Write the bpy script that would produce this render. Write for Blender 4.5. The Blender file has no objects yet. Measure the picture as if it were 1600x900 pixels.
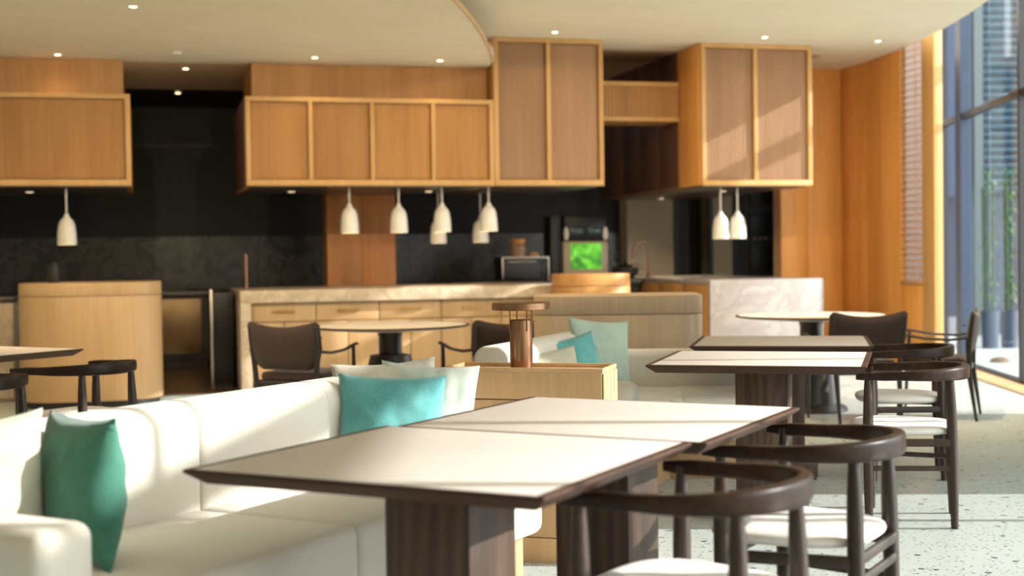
import bpy, bmesh, math, random
from mathutils import Vector, Matrix, Euler, noise
random.seed(7)
S = bpy.context.scene
C = S.collection

# ------------------------------------------------------------------ camera, sky, sun, exposure
cam = bpy.data.cameras.new('camera'); cam_o = bpy.data.objects.new('camera', cam); C.objects.link(cam_o)
cam.sensor_width = 36.0; cam.lens = 47.78; cam.clip_start = 0.05; cam.clip_end = 200
cam_o.location = (0, 0, 1.25)
cam_o.rotation_euler = (Euler((math.pi/2 - 0.0242, 0, 0)).to_matrix() @ Matrix.Rotation(-0.0139, 3, 'Z')).to_euler()
cam.dof.use_dof = True; cam.dof.focus_distance = 5.6; cam.dof.aperture_fstop = 2.0
S.camera = cam_o

wd = bpy.data.worlds.new('sky'); S.world = wd; wd.use_nodes = True
bg = wd.node_tree.nodes['Background']; bg.inputs[0].default_value = (1.0, 0.97, 0.90, 1); bg.inputs[1].default_value = 4.5

sun = bpy.data.lights.new('sun', 'SUN'); sun.energy = 9.0; sun.angle = math.radians(0.6); sun.color = (1.0, 0.88, 0.78)
sun_o = bpy.data.objects.new('sun', sun); C.objects.link(sun_o)
sun_o.rotation_euler = Vector((-1, 0.07, -0.46)).to_track_quat('-Z', 'Y').to_euler()

S.view_settings.view_transform = 'Standard'; S.view_settings.look = 'None'
S.view_settings.gamma = 1.0; S.view_settings.exposure = 0.33; S.view_settings.use_curve_mapping = False

# ------------------------------------------------------------------ helpers
class MB:
    def __init__(s): s.b = bmesh.new()
    def _merge(s, t, mat=None):
        if mat is not None: bmesh.ops.transform(t, matrix=mat, verts=t.verts)
        me = bpy.data.meshes.new('tmp'); t.to_mesh(me); t.free(); s.b.from_mesh(me); bpy.data.meshes.remove(me)
    def box(s, x0, x1, y0, y1, z0, z1, bev=0, seg=2, mat=None):
        t = bmesh.new(); bmesh.ops.create_cube(t, size=1)
        bmesh.ops.transform(t, matrix=Matrix.Translation(((x0+x1)/2, (y0+y1)/2, (z0+z1)/2)) @ Matrix.Diagonal((x1-x0, y1-y0, z1-z0, 1)), verts=t.verts)
        if bev: bmesh.ops.bevel(t, geom=t.edges[:], offset=bev, segments=seg, profile=0.5, affect='EDGES')
        s._merge(t, mat); return s
    def prism(s, poly, z0, z1, bev=0, seg=2, mat=None):
        t = bmesh.new()
        a = [t.verts.new((x, y, z0)) for x, y in poly]; b = [t.verts.new((x, y, z1)) for x, y in poly]
        n = len(poly); t.faces.new(a[::-1]); t.faces.new(b)
        for i in range(n): t.faces.new((a[i], a[(i+1) % n], b[(i+1) % n], b[i]))
        bmesh.ops.recalc_face_normals(t, faces=t.faces)
        if bev: bmesh.ops.bevel(t, geom=[e for e in t.edges if abs(e.verts[0].co.z-e.verts[1].co.z) < 1e-6], offset=bev, segments=seg, profile=0.5, affect='EDGES')
        s._merge(t, mat); return s
    def lathe(s, prof, seg=24, c=(0, 0, 0)):
        t = bmesh.new(); rings = []
        for r, z in prof:
            if r < 1e-5: rings.append([t.verts.new((c[0], c[1], c[2]+z))])
            else: rings.append([t.verts.new((c[0]+r*math.cos(2*math.pi*i/seg), c[1]+r*math.sin(2*math.pi*i/seg), c[2]+z)) for i in range(seg)])
        for a, b in zip(rings, rings[1:]):
            for i in range(seg):
                j = (i+1) % seg
                if len(a) == 1 and len(b) > 1: t.faces.new((a[0], b[j], b[i]))
                elif len(b) == 1 and len(a) > 1: t.faces.new((a[i], a[j], b[0]))
                elif len(a) > 1: t.faces.new((a[i], a[j], b[j], b[i]))
        bmesh.ops.recalc_face_normals(t, faces=t.faces)
        s._merge(t); return s
    def sweep(s, pts, rw, rh=None, seg=10, power=2.0, up=(0, 0, 1)):
        pts = [Vector(p) for p in pts]; n = len(pts); rh = rh or rw
        f = lambda v, i: v[i] if isinstance(v, (list, tuple)) else v
        t = bmesh.new(); rings = []
        for i, p in enumerate(pts):
            d = (pts[min(i+1, n-1)] - pts[max(i-1, 0)]).normalized()
            u = Vector(up)
            if abs(d.dot(u)) > 0.97: u = Vector((1, 0, 0)) if abs(d.x) < 0.9 else Vector((0, 1, 0))
            r = d.cross(u).normalized(); u = r.cross(d).normalized(); ring = []
            for k in range(seg):
                a = 2*math.pi*(k+0.5)/seg; ca, sa = math.cos(a), math.sin(a)
                m = 2.0/power
                x = math.copysign(abs(ca)**m, ca)*f(rw, i); y = math.copysign(abs(sa)**m, sa)*f(rh, i)
                ring.append(t.verts.new(p + r*x + u*y))
            rings.append(ring)
        for a, b in zip(rings, rings[1:]):
            for k in range(seg): t.faces.new((a[k], a[(k+1) % seg], b[(k+1) % seg], b[k]))
        t.faces.new(rings[0][::-1]); t.faces.new(rings[-1])
        bmesh.ops.recalc_face_normals(t, faces=t.faces)
        s._merge(t); return s
    def quadgrid(s, f, nu, nv, closed=False):
        t = bmesh.new(); V = [[t.verts.new(f(i/nu, j/nv)) for j in range(nv+1)] for i in range(nu+1)]
        for i in range(nu):
            for j in range(nv): t.faces.new((V[i][j], V[i+1][j], V[i+1][j+1], V[i][j+1]))
        if closed: bmesh.ops.remove_doubles(t, verts=t.verts, dist=1e-5)
        bmesh.ops.recalc_face_normals(t, faces=t.faces)
        s._merge(t); return s
    def mesh(s, name, smooth=0.6):
        me = bpy.data.meshes.new(name); s.b.to_mesh(me); s.b.free()
        if smooth:
            for p in me.polygons: p.use_smooth = True
            me.set_sharp_from_angle(angle=smooth)
        return me
    def build(s, name, mat, parent=None, loc=(0, 0, 0), rz=0, smooth=0.6):
        return link(name, s.mesh(name, smooth), mat, parent, loc, rz)

def link(name, me, mat, parent=None, loc=(0, 0, 0), rz=0):
    o = bpy.data.objects.new(name, me); C.objects.link(o)
    if mat is not None and not me.materials: me.materials.append(mat)
    o.parent = parent; o.location = loc; o.rotation_euler = (0, 0, rz); return o
def tag(o, label=None, cat=None, group=None, kind=None):
    for k, v in (('label', label), ('category', cat), ('group', group), ('kind', kind)):
        if v: o[k] = v
    return o
def thing(name, label, cat, loc=(0, 0, 0), rz=0, group=None):
    o = bpy.data.objects.new(name, None); C.objects.link(o); o.empty_display_size = 0.1
    o.location = loc; o.rotation_euler = (0, 0, rz); return tag(o, label, cat, group)
def struct(o): o['kind'] = 'structure'; return o
def copy_tree(o, parent=None):
    c = o.copy(); C.objects.link(c); c.parent = parent
    for ch in [x for x in bpy.data.objects if x.parent is o]: copy_tree(ch, c)
    return c
def place(o, x, y, z=0, rz=0, label=None):
    o.location = (x, y, z); o.rotation_euler = (0, 0, rz)
    if label: o['label'] = label
    return o
# the bar runs at an angle: s along its front, t into its depth
BA = 0.26; BX, BY = -2.526, 12.617
def bar(s, t, z=0): return (BX + s*math.cos(BA) - t*math.sin(BA), BY + s*math.sin(BA) + t*math.cos(BA), z)

# ------------------------------------------------------------------ materials
def nt(name):
    m = bpy.data.materials.new(name); m.use_nodes = True; t = m.node_tree; return m, t, t.nodes['Principled BSDF']
def N(t, typ, **kw):
    n = t.nodes.new(typ)
    for k, v in kw.items():
        if k in n.inputs: n.inputs[k].default_value = v
        else: setattr(n, k, v)
    return n
def ramp(t, stops):
    r = t.nodes.new('ShaderNodeValToRGB'); e = r.color_ramp.elements
    e[0].position, e[0].color = stops[0][0], (*stops[0][1], 1); e[1].position, e[1].color = stops[-1][0], (*stops[-1][1], 1)
    for p, c in stops[1:-1]: x = e.new(p); x.color = (*c, 1)
    return r
def plain(name, col, rough=0.5, metal=0, spec=0.5, bump=0, bscale=60, sheen=0):
    m, t, b = nt(name); b.inputs['Base Color'].default_value = (*col, 1); b.inputs['Roughness'].default_value = rough
    b.inputs['Metallic'].default_value = metal; b.inputs['Specular IOR Level'].default_value = spec
    if sheen: b.inputs['Sheen Weight'].default_value = sheen
    tc = N(t, 'ShaderNodeTexCoord'); n = N(t, 'ShaderNodeTexNoise', Scale=bscale, Detail=3.0); t.links.new(tc.outputs['Object'], n.inputs['Vector'])
    mx = N(t, 'ShaderNodeMix', data_type='RGBA', blend_type='MULTIPLY'); mx.inputs[0].default_value = 0.18
    mx.inputs[6].default_value = (*col, 1); t.links.new(n.outputs['Color'], mx.inputs[7])
    hs = N(t, 'ShaderNodeRGBToBW'); t.links.new(n.outputs['Color'], hs.inputs[0]); t.links.new(hs.outputs[0], mx.inputs[7]); t.links.new(mx.outputs[2], b.inputs['Base Color'])
    if bump:
        bp = N(t, 'ShaderNodeBump', Strength=bump, Distance=0.004); t.links.new(n.outputs['Fac'], bp.inputs['Height']); t.links.new(bp.outputs[0], b.inputs['Normal'])
    return m
def wood(name, c1, c2, c3, axis='Z', grain=28, rough=0.45, var=0.12, ring=2.2, spec=0.4, fig=False):
    m, t, b = nt(name); tc = N(t, 'ShaderNodeTexCoord'); oi = N(t, 'ShaderNodeObjectInfo')
    off = N(t, 'ShaderNodeVectorMath', operation='SCALE'); off.inputs[0].default_value = (7, 13, 5); t.links.new(oi.outputs['Random'], off.inputs['Scale'])
    add = N(t, 'ShaderNodeVectorMath', operation='ADD'); t.links.new(tc.outputs['Object'], add.inputs[0]); t.links.new(off.outputs[0], add.inputs[1])
    mp = N(t, 'ShaderNodeMapping'); sc = [grain, grain, grain]; sc['XYZ'.index(axis)] = 1.2; mp.inputs['Scale'].default_value = sc
    t.links.new(add.outputs[0], mp.inputs[0])
    n1 = N(t, 'ShaderNodeTexNoise', Scale=1.0, Detail=6.0, Roughness=0.65, Distortion=0.6); t.links.new(mp.outputs[0], n1.inputs['Vector'])
    mp2 = N(t, 'ShaderNodeMapping'); sc = [ring, ring, ring]; sc['XYZ'.index(axis)] = 0.15; mp2.inputs['Scale'].default_value = sc
    t.links.new(add.outputs[0], mp2.inputs[0])
    n2 = N(t, 'ShaderNodeTexNoise', Scale=2.0, Detail=2.0); t.links.new(mp2.outputs[0], n2.inputs['Vector'])
    mixf = N(t, 'ShaderNodeMix', data_type='FLOAT'); mixf.inputs[0].default_value = 0.55
    t.links.new(n1.outputs['Fac'], mixf.inputs[2]); t.links.new(n2.outputs['Fac'], mixf.inputs[3])
    fac = mixf.outputs[0]
    if fig:
        mp3 = N(t, 'ShaderNodeMapping'); mp3.inputs['Scale'].default_value = (3.2, 3.2, 0.55); t.links.new(add.outputs[0], mp3.inputs[0])
        wv = N(t, 'ShaderNodeTexWave', Scale=2.2, Distortion=14.0, Detail=2.0); wv.inputs['Detail Scale'].default_value = 0.7; t.links.new(mp3.outputs[0], wv.inputs['Vector'])
        mf = N(t, 'ShaderNodeMix', data_type='FLOAT'); mf.inputs[0].default_value = 0.16; t.links.new(fac, mf.inputs[2]); t.links.new(wv.outputs['Fac'], mf.inputs[3]); fac = mf.outputs[0]
    r = ramp(t, [(0.3, c1), (0.5, c2), (0.72, c3)]); t.links.new(fac, r.inputs[0])
    hv = N(t, 'ShaderNodeHueSaturation'); mr = N(t, 'ShaderNodeMapRange'); mr.inputs[3].default_value = 1-var; mr.inputs[4].default_value = 1+var
    t.links.new(oi.outputs['Random'], mr.inputs[0]); t.links.new(mr.outputs[0], hv.inputs['Value']); t.links.new(r.outputs[0], hv.inputs['Color'])
    t.links.new(hv.outputs[0], b.inputs['Base Color']); b.inputs['Roughness'].default_value = rough; b.inputs['Specular IOR Level'].default_value = spec
    bp = N(t, 'ShaderNodeBump', Strength=0.12, Distance=0.002); t.links.new(n1.outputs['Fac'], bp.inputs['Height']); t.links.new(bp.outputs[0], b.inputs['Normal'])
    return m
def fabric(name, c1, c2, scale=420, rough=0.95, blotch=6):
    m, t, b = nt(name); tc = N(t, 'ShaderNodeTexCoord')
    w1 = N(t, 'ShaderNodeTexNoise', Scale=scale, Detail=2.0); t.links.new(tc.outputs['Object'], w1.inputs['Vector'])
    w2 = N(t, 'ShaderNodeTexNoise', Scale=blotch, Detail=3.0); t.links.new(tc.outputs['Object'], w2.inputs['Vector'])
    a = N(t, 'ShaderNodeMix', data_type='FLOAT'); a.inputs[0].default_value = 0.45; t.links.new(w1.outputs['Fac'], a.inputs[2]); t.links.new(w2.outputs['Fac'], a.inputs[3])
    r = ramp(t, [(0.32, c1), (0.68, c2)]); t.links.new(a.outputs[0], r.inputs[0]); t.links.new(r.outputs[0], b.inputs['Base Color'])
    b.inputs['Roughness'].default_value = rough; b.inputs['Specular IOR Level'].default_value = 0.15; b.inputs['Sheen Weight'].default_value = 0.25
    bp = N(t, 'ShaderNodeBump', Strength=0.25, Distance=0.002); t.links.new(w1.outputs['Fac'], bp.inputs['Height']); t.links.new(bp.outputs[0], b.inputs['Normal'])
    return m
def marble(name, c1, c2, scale=2.0, rough=0.25, vein=0.5):
    m, t, b = nt(name); tc = N(t, 'ShaderNodeTexCoord')
    n = N(t, 'ShaderNodeTexNoise', Scale=scale, Detail=8.0, Roughness=0.6, Distortion=1.6); t.links.new(tc.outputs['Object'], n.inputs['Vector'])
    r = ramp(t, [(0.35, c1), (vein, c2), (0.56, c1), (0.75, tuple(x*0.93 for x in c1))]); t.links.new(n.outputs['Fac'], r.inputs[0])
    t.links.new(r.outputs[0], b.inputs['Base Color']); b.inputs['Roughness'].default_value = rough; return m
def emit(name, col, st):
    m, t, b = nt(name); b.inputs['Base Color'].default_value = (*col, 1); b.inputs['Emission Color'].default_value = (*col, 1); b.inputs['Emission Strength'].default_value = st; return m
def glassy(name, tint=(0.93, 0.97, 1.0), refl=0.06):
    m = bpy.data.materials.new(name); m.use_nodes = True; t = m.node_tree; t.nodes.clear()
    o = N(t, 'ShaderNodeOutputMaterial'); tr = N(t, 'ShaderNodeBsdfTransparent'); tr.inputs[0].default_value = (*tint, 1)
    g = N(t, 'ShaderNodeBsdfGlossy', Roughness=0.02); mx = N(t, 'ShaderNodeMixShader'); mx.inputs[0].default_value = refl
    t.links.new(tr.outputs[0], mx.inputs[1]); t.links.new(g.outputs[0], mx.inputs[2]); t.links.new(mx.outputs[0], o.inputs[0]); return m
def terrazzo(name, base, chip1, chip2):
    m, t, b = nt(name); g = N(t, 'ShaderNodeNewGeometry')
    n = N(t, 'ShaderNodeTexNoise', Scale=1.3, Detail=4.0); t.links.new(g.outputs['Position'], n.inputs['Vector'])
    r = ramp(t, [(0.3, tuple(x*0.93 for x in base)), (0.7, base)]); t.links.new(n.outputs['Fac'], r.inputs[0]); cur = r.outputs[0]
    for sc, thr, col, keep in ((17, 0.25, chip1, 0.80), (34, 0.30, chip2, 0.66), (60, 0.33, chip1, 0.78)):
        v = N(t, 'ShaderNodeTexVoronoi', Scale=sc); t.links.new(g.outputs['Position'], v.inputs['Vector'])
        lt = N(t, 'ShaderNodeMath', operation='LESS_THAN'); lt.inputs[1].default_value = thr; t.links.new(v.outputs['Distance'], lt.inputs[0])
        sx = N(t, 'ShaderNodeSeparateColor'); t.links.new(v.outputs['Color'], sx.inputs[0])
        gt = N(t, 'ShaderNodeMath', operation='GREATER_THAN'); gt.inputs[1].default_value = keep; t.links.new(sx.outputs[0], gt.inputs[0])
        mu = N(t, 'ShaderNodeMath', operation='MULTIPLY'); t.links.new(lt.outputs[0], mu.inputs[0]); t.links.new(gt.outputs[0], mu.inputs[1])
        mx = N(t, 'ShaderNodeMix', data_type='RGBA'); mx.inputs[7].default_value = (*col, 1)
        t.links.new(mu.outputs[0], mx.inputs[0]); t.links.new(cur, mx.inputs[6]); cur = mx.outputs[2]
    t.links.new(cur, b.inputs['Base Color']); b.inputs['Roughness'].default_value = 0.35; return m

oak = wood('oak_door', (0.34, 0.160, 0.050), (0.43, 0.215, 0.070), (0.52, 0.275, 0.10), var=0.12)
oak_grey = wood('oak_door_greyed', (0.27, 0.145, 0.075), (0.35, 0.20, 0.11), (0.42, 0.25, 0.15), var=0.08)
oak_trim = wood('oak_trim', (0.48, 0.265, 0.09), (0.56, 0.325, 0.12), (0.64, 0.39, 0.165), var=0.04)
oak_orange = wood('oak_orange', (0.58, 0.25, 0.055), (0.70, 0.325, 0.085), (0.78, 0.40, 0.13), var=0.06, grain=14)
oak_dark = wood('oak_dark', (0.06, 0.028, 0.020), (0.09, 0.042, 0.028), (0.13, 0.06, 0.038), var=0.25, grain=14)  # dark brown oak tone for the cabinet side panels
oak_console = wood('oak_console', (0.45, 0.285, 0.14), (0.54, 0.35, 0.18), (0.61, 0.41, 0.225), var=0.04, grain=40)
oak_pale = wood('oak_pale', (0.37, 0.235, 0.115), (0.45, 0.295, 0.15), (0.52, 0.355, 0.19), var=0.05, grain=40)
oak_taupe = wood('oak_taupe', (0.31, 0.22, 0.14), (0.38, 0.28, 0.185), (0.45, 0.34, 0.23), var=0.04, grain=30)
walnut = wood('walnut', (0.026, 0.015, 0.010), (0.062, 0.036, 0.024), (0.115, 0.068, 0.045), var=0.06, grain=45, rough=0.5, ring=5, fig=True)
walnut_x = wood('walnut_edge', (0.026, 0.012, 0.008), (0.055, 0.026, 0.016), (0.09, 0.045, 0.028), axis='X', var=0.05, grain=45, rough=0.5, spec=0.25)
bowwood = wood('dark_stained_wood', (0.009, 0.005, 0.004), (0.024, 0.012, 0.008), (0.070, 0.036, 0.022), axis='X', var=0.05, grain=50, rough=0.36, spec=0.2)
legwood = wood('dark_stained_leg', (0.015, 0.010, 0.008), (0.035, 0.021, 0.015), (0.07, 0.042, 0.029), var=0.05, grain=60, rough=0.4)
black_wood = plain('black_stained_wood', (0.018, 0.014, 0.013), 0.4)
inlay_m = plain('table_laminate', (0.74, 0.67, 0.63), 0.42, bscale=3)
sofa_m = fabric('cream_upholstery', (0.66, 0.615, 0.54), (0.75, 0.70, 0.625), blotch=2)
seatpad_m = fabric('white_seat_fabric', (0.70, 0.66, 0.62), (0.78, 0.74, 0.70), blotch=3)
brown_fab = fabric('dark_brown_upholstery', (0.032, 0.020, 0.019), (0.050, 0.033, 0.031))
teal_m = fabric('teal_linen', (0.08, 0.29, 0.30), (0.17, 0.46, 0.46), blotch=9, scale=300)
green_m = fabric('green_teal_linen', (0.035, 0.14, 0.10), (0.08, 0.24, 0.18), blotch=9, scale=300)
sage_m = fabric('sage_linen', (0.36, 0.47, 0.40), (0.47, 0.58, 0.50), blotch=8, scale=300)
palesage_m = fabric('pale_sage_linen', (0.52, 0.58, 0.52), (0.66, 0.70, 0.63), blotch=8, scale=300)
beige_m = fabric('beige_knit', (0.50, 0.46, 0.38), (0.66, 0.61, 0.52), blotch=40, scale=200)
cream_m = fabric('cream_knit', (0.44, 0.43, 0.33), (0.58, 0.56, 0.45), blotch=20, scale=200)
bronze = plain('bronze', (0.30, 0.165, 0.095), 0.33, metal=1.0, bscale=8)
steel = plain('brushed_steel', (0.45, 0.40, 0.36), 0.35, metal=1.0)
rosegold = plain('rose_brass', (0.30, 0.18, 0.13), 0.45, metal=0.6)
white_cer = plain('white_ceramic', (0.80, 0.77, 0.70), 0.35)
cord_m = plain('pale_cord', (0.62, 0.58, 0.54), 0.6)
plaster = plain('cream_plaster', (0.86, 0.775, 0.60), 0.9, bscale=3)
kit_ceil = plain('brown_ceiling', (0.50, 0.33, 0.20), 0.8, bscale=3)  # browner than the main ceiling
blackwall = plain('black_wall', (0.014, 0.015, 0.018), 0.6, bscale=3)
dark_stone = marble('dark_stone', (0.030, 0.028, 0.027), (0.085, 0.078, 0.068), 3.0, 0.3)
travertine = marble('travertine', (0.58, 0.48, 0.37), (0.44, 0.35, 0.25), 3.5, 0.35)
white_marble = marble('white_marble', (0.34, 0.31, 0.295), (0.26, 0.225, 0.215), 2.2, 0.3)
floor_m = terrazzo('terrazzo', (0.455, 0.51, 0.495), (0.06, 0.085, 0.095), (0.30, 0.35, 0.36))
kfloor_m = plain('brown_stone_floor', (0.085, 0.045, 0.026), 0.3, bscale=4)
joint_m = plain('joint', (0.30, 0.31, 0.31), 0.8)
sill_m = wood('threshold_wood', (0.42, 0.27, 0.13), (0.52, 0.35, 0.18), (0.6, 0.42, 0.24), axis='Y')
taupe_m = plain('taupe_wall', (0.46, 0.37, 0.26), 0.7, bscale=4)
blackgloss = plain('black_gloss', (0.010, 0.010, 0.012), 0.35, spec=0.25)
blackmat = plain('black_matte', (0.012, 0.012, 0.014), 0.5)
navy = plain('navy_frame', (0.020, 0.045, 0.10), 0.4)
darkframe = plain('dark_frame', (0.020, 0.022, 0.026), 0.4)
glass = glassy('window_glass')
sheer = fabric('sheer_curtain', (0.55, 0.52, 0.48), (0.62, 0.59, 0.55))
blind_m = wood('blind_wood', (0.36, 0.18, 0.08), (0.44, 0.24, 0.11), (0.52, 0.30, 0.15), axis='Y')
brass = plain('brass_pull', (0.62, 0.36, 0.12), 0.3, metal=1.0)
bulb_m = emit('warm_bulb', (1.0, 0.72, 0.36), 14)
down_m = emit('downlight_lens', (1.0, 0.74, 0.42), 9)
screen_g = None
out_blue = plain('blue_render', (0.014, 0.040, 0.10), 0.7, bscale=3)
out_grey = plain('grey_blue_wall', (0.032, 0.058, 0.105), 0.8, bscale=2)
louvre_m = plain('louvre_slat', (0.085, 0.17, 0.23), 0.5)
pave_m = plain('paving', (0.20, 0.22, 0.23), 0.8, bscale=2)
leaf_m = plain('bamboo_leaf', (0.045, 0.15, 0.015), 0.5)
cane_m = plain('bamboo_cane', (0.03, 0.07, 0.012), 0.4)

# ------------------------------------------------------------------ the room
fl = struct(MB().box(-6.6, 4.95, -2.0, 18.5, -0.12, -0.012).build('floor', joint_m))
tile = MB().box(-1.499, 1.499, -0.599, 0.599, -0.012, 0.0).mesh('floor_tile', 0); tile.materials.append(floor_m)
for i in range(-2, 2):
    for j in range(0, 15):
        x, y = 0.38 + i*3.0 + 1.5, -0.27 + j*1.2
        o = link('floor_tile', tile, None, fl, (x, y, 0))
# kitchen floor of brown stone behind the bar front
kf = MB().prism([bar(-4.2, 0.02)[:2], bar(6.3, 0.02)[:2], bar(6.3, 4.3)[:2], bar(-4.2, 4.3)[:2]], 0.0, 0.006).build('floor_kitchen', kfloor_m); struct(kf)

# lower round-edged ceiling and the higher ceiling with its curved window edge
def low_edge(y): return -25.16 + math.sqrt(25.0**2 - (y-13.3)**2)
low = [(-6.6, -2.0)] + [(low_edge(y), y) for y in [(-2.0 + 0.45*k) for k in range(34)] if y < 13.2] + [bar(2.45, 0.05)[:2], bar(2.45, 0.34)[:2], bar(-4.25, 0.34)[:2]]
struct(MB().prism(low, 3.10, 3.125).build('ceiling_lower', plaster, smooth=0.5))
hi = [(-6.6, -2.0), (4.0, -2.0), (4.0, 8.0), (4.03, 10.2), (4.11, 11.68), (4.17, 12.4), (4.199, 13.06), (4.186, 13.83), (4.146, 14.6), (4.026, 15.47), (3.90, 16.0), bar(6.3, 1.6)[:2], bar(6.3, 0.62)[:2], bar(2.4, 0.62)[:2], bar(-4.25, 0.62)[:2]]
struct(MB().prism(hi, 3.375, 3.60).build('ceiling', plaster, smooth=0.5))
struct(MB().prism([bar(-4.25, 0.34)[:2], bar(2.5, 0.34)[:2], bar(2.5, 2.4)[:2], bar(-4.25, 2.4)[:2]], 3.10, 3.2).build('ceiling_kitchen', plain('tan_ceiling', (0.70, 0.50, 0.32), 0.8, bscale=3)))  # front part of the kitchen ceiling in an even tan
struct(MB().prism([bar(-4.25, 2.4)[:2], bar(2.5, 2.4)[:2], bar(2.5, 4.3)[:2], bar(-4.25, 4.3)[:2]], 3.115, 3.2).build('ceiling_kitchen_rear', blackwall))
struct(MB().box(7.62, 7.75, 1.7, 4.6, 0, 4.6).build('wall_kitchen_right', blackwall, loc=(BX, BY, 0), rz=BA))
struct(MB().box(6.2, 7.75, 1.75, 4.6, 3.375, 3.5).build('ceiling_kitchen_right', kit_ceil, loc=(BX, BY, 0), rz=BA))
struct(MB().prism([(low_edge(y)-0.004, y) for y in [1+0.4*k for k in range(31)]] + [(low_edge(y)+0.012, y) for y in [13-0.4*k for k in range(31)]], 3.092, 3.125).build('trim_1', sill_m, smooth=0.5))
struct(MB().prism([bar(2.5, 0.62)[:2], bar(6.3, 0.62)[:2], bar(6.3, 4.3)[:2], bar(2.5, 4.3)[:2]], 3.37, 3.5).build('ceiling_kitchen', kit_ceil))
# pocket above the window edge
struct(MB().prism([(3.7, -2.0), (5.1, -2.0), (5.1, 16.5), (3.7, 16.5)], 4.6, 4.7).build('ceiling_pocket', plaster))
struct(MB().box(-6.75, -6.6, -2.0, 18.5, 0, 3.6).build('wall_left', plaster))
struct(MB().box(-6.75, 5.1, -2.2, -2.0, 0, 4.6).build('wall_rear', plaster))
# kitchen back wall, with a dark stone splashback
wb = struct(MB().box(-4.3, 5.25, 4.3, 4.5, 0, 3.6).build('wall_back', blackwall, loc=(BX, BY, 0), rz=BA))
for k in range(10):
    MB().box(-4.25+0.95*k, -4.25+0.95*k+0.945, 4.27, 4.3, 0.88, 1.53).build('splashback_slab', dark_stone, wb)
MB().box(-4.3, 5.2, 4.26, 4.3, 2.62, 2.66).build('wall_ledge', blackmat, wb)
# right end of the kitchen: taupe walls, dark doorway
wt = struct(MB().box(5.25, 5.94, 4.0, 4.4, 0, 3.6).build('wall_kitchen_end', taupe_m, loc=(BX, BY, 0), rz=BA))
MB().box(6.42, 6.74, 4.0, 4.4, 0, 3.6).build('pillar', taupe_m, wt)
MB().box(5.94, 6.42, 4.3, 4.4, 0, 3.6).build('doorway_back', blackmat, wt)
MB().box(5.90, 5.96, 3.97, 4.03, 0, 3.3).build('door_jamb', darkframe, wt)
MB().box(6.40, 6.45, 3.97, 4.03, 0, 3.3).build('door_jamb', darkframe, wt)
# orange oak wall in the corner: front face and side face of tall panels
ww = struct(MB().box(6.28, 7.3, 1.64, 1.8, 0, 4.6).build('wall_wood_front', kit_ceil, loc=(BX, BY, 0), rz=BA))
for a, b in ((6.28, 6.62), (6.625, 7.06)):
    MB().box(a, b, 1.60, 1.64, 0, 4.6, 0.003).build('wall_panel', oak_orange, ww)
ws = struct(MB().box(7.10, 7.13, 0.30, 1.64, 0, 4.6).build('wall_wood_side', kit_ceil, loc=(BX, BY, 0), rz=BA))
for a, b in ((1.02, 1.60), (0.31, 1.015)):
    MB().box(7.06, 7.10, a, b, 0, 4.6, 0.003).build('wall_panel', oak_orange, ws)
MB().box(7.06, 7.12, -0.14, 0.305, 0, 0.88, 0.003).build('wall_panel', oak_orange, ws)
MB().box(7.04, 7.14, -0.38, -0.15, 0, 4.6, 0.006).build('wall_jamb', oak_trim, ws)
# wooden venetian blind in the gap of the side wall
vb = thing('venetian_blind', 'wooden slatted venetian blind hanging in the opening of the orange oak wall', 'blind', bar(7.07, 0.08, 0.0), BA)
sl = MB().box(-0.024, 0.024, -0.215, 0.215, -0.0025, 0.0025, mat=Matrix.Rotation(math.radians(-24), 4, 'Y')).mesh('slat', 0); sl.materials.append(blind_m)
for k in range(52): link('slat', sl, None, vb, (0, 0, 0.92 + 0.07*k))
MB().box(-0.03, 0.03, -0.215, 0.215, 4.56, 4.6).build('head_rail', blind_m, vb)
MB().box(-0.03, 0.03, -0.215, 0.215, 0.882, 0.90).build('bottom_rail', blind_m, vb)
for y in (-0.12, 0.12): MB().box(-0.032, -0.028, y-0.006, y+0.006, 0.9, 4.58).build('ladder_tape', blind_m, vb)

# ------------------------------------------------------------------ window wall on the right
GL = [(4.60, -2.0), (4.60, 11.0), (4.70, 12.47), (4.843, 14.215), (4.93, 15.3), (4.98, 16.2)]
def gx(y):
    for (x0, y0), (x1, y1) in zip(GL, GL[1:]):
        if y0 <= y <= y1: return x0 + (x1-x0)*(y-y0)/(y1-y0)
    return 4.6
win = struct(MB().prism([(gx(y)-0.05, y) for y in (-2, 11, 12.47, 14.2, 16.2)] + [(gx(y)+0.05, y) for y in (16.2, 14.2, 12.47, 11, -2)], 4.5, 4.6).build('window_1', darkframe))
def gbar(y0, y1, z0, z1, d=0.05): return MB().prism([(gx(y0)-d, y0), (gx(y1)-d, y1), (gx(y1)+d, y1), (gx(y0)+d, y0)], z0, z1)
ys = [-2.0, -0.7, 0.42, 1.53, 2.63, 3.72, 4.88, 6.05, 6.76, 10.16, 11.35, 12.42, 13.6, 14.65, 15.6, 16.2]
for a, b in zip(ys, ys[1:]):
    if (a, b) == (6.76, 10.16): continue
    gbar(a, b, 0.0, 0.03, 0.05).build('bottom_rail', darkframe, win)
    if a > 10: gbar(a, b, 2.64, 2.70, 0.04).build('transom', darkframe, win)
    for z0, z1 in (((0.03, 2.64), (2.70, 4.5)) if a > 10 else ((0.03, 4.5),)): gbar(a, b, z0, z1, 0.006).build('pane', glass, win)
for y in ys[1:-1]:
    if y in (13.6, 11.35): continue
    w = 0.09 if y == 14.65 else 0.022
    MB().box(gx(y)-0.06, gx(y)+0.06, y-w, y+w, 0, 4.5).build('mullion', navy if y == 14.65 else darkframe, win)
struct(MB().box(4.52, 4.72, 6.76, 10.16, 0, 4.6).build('wall_right', plaster))
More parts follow.
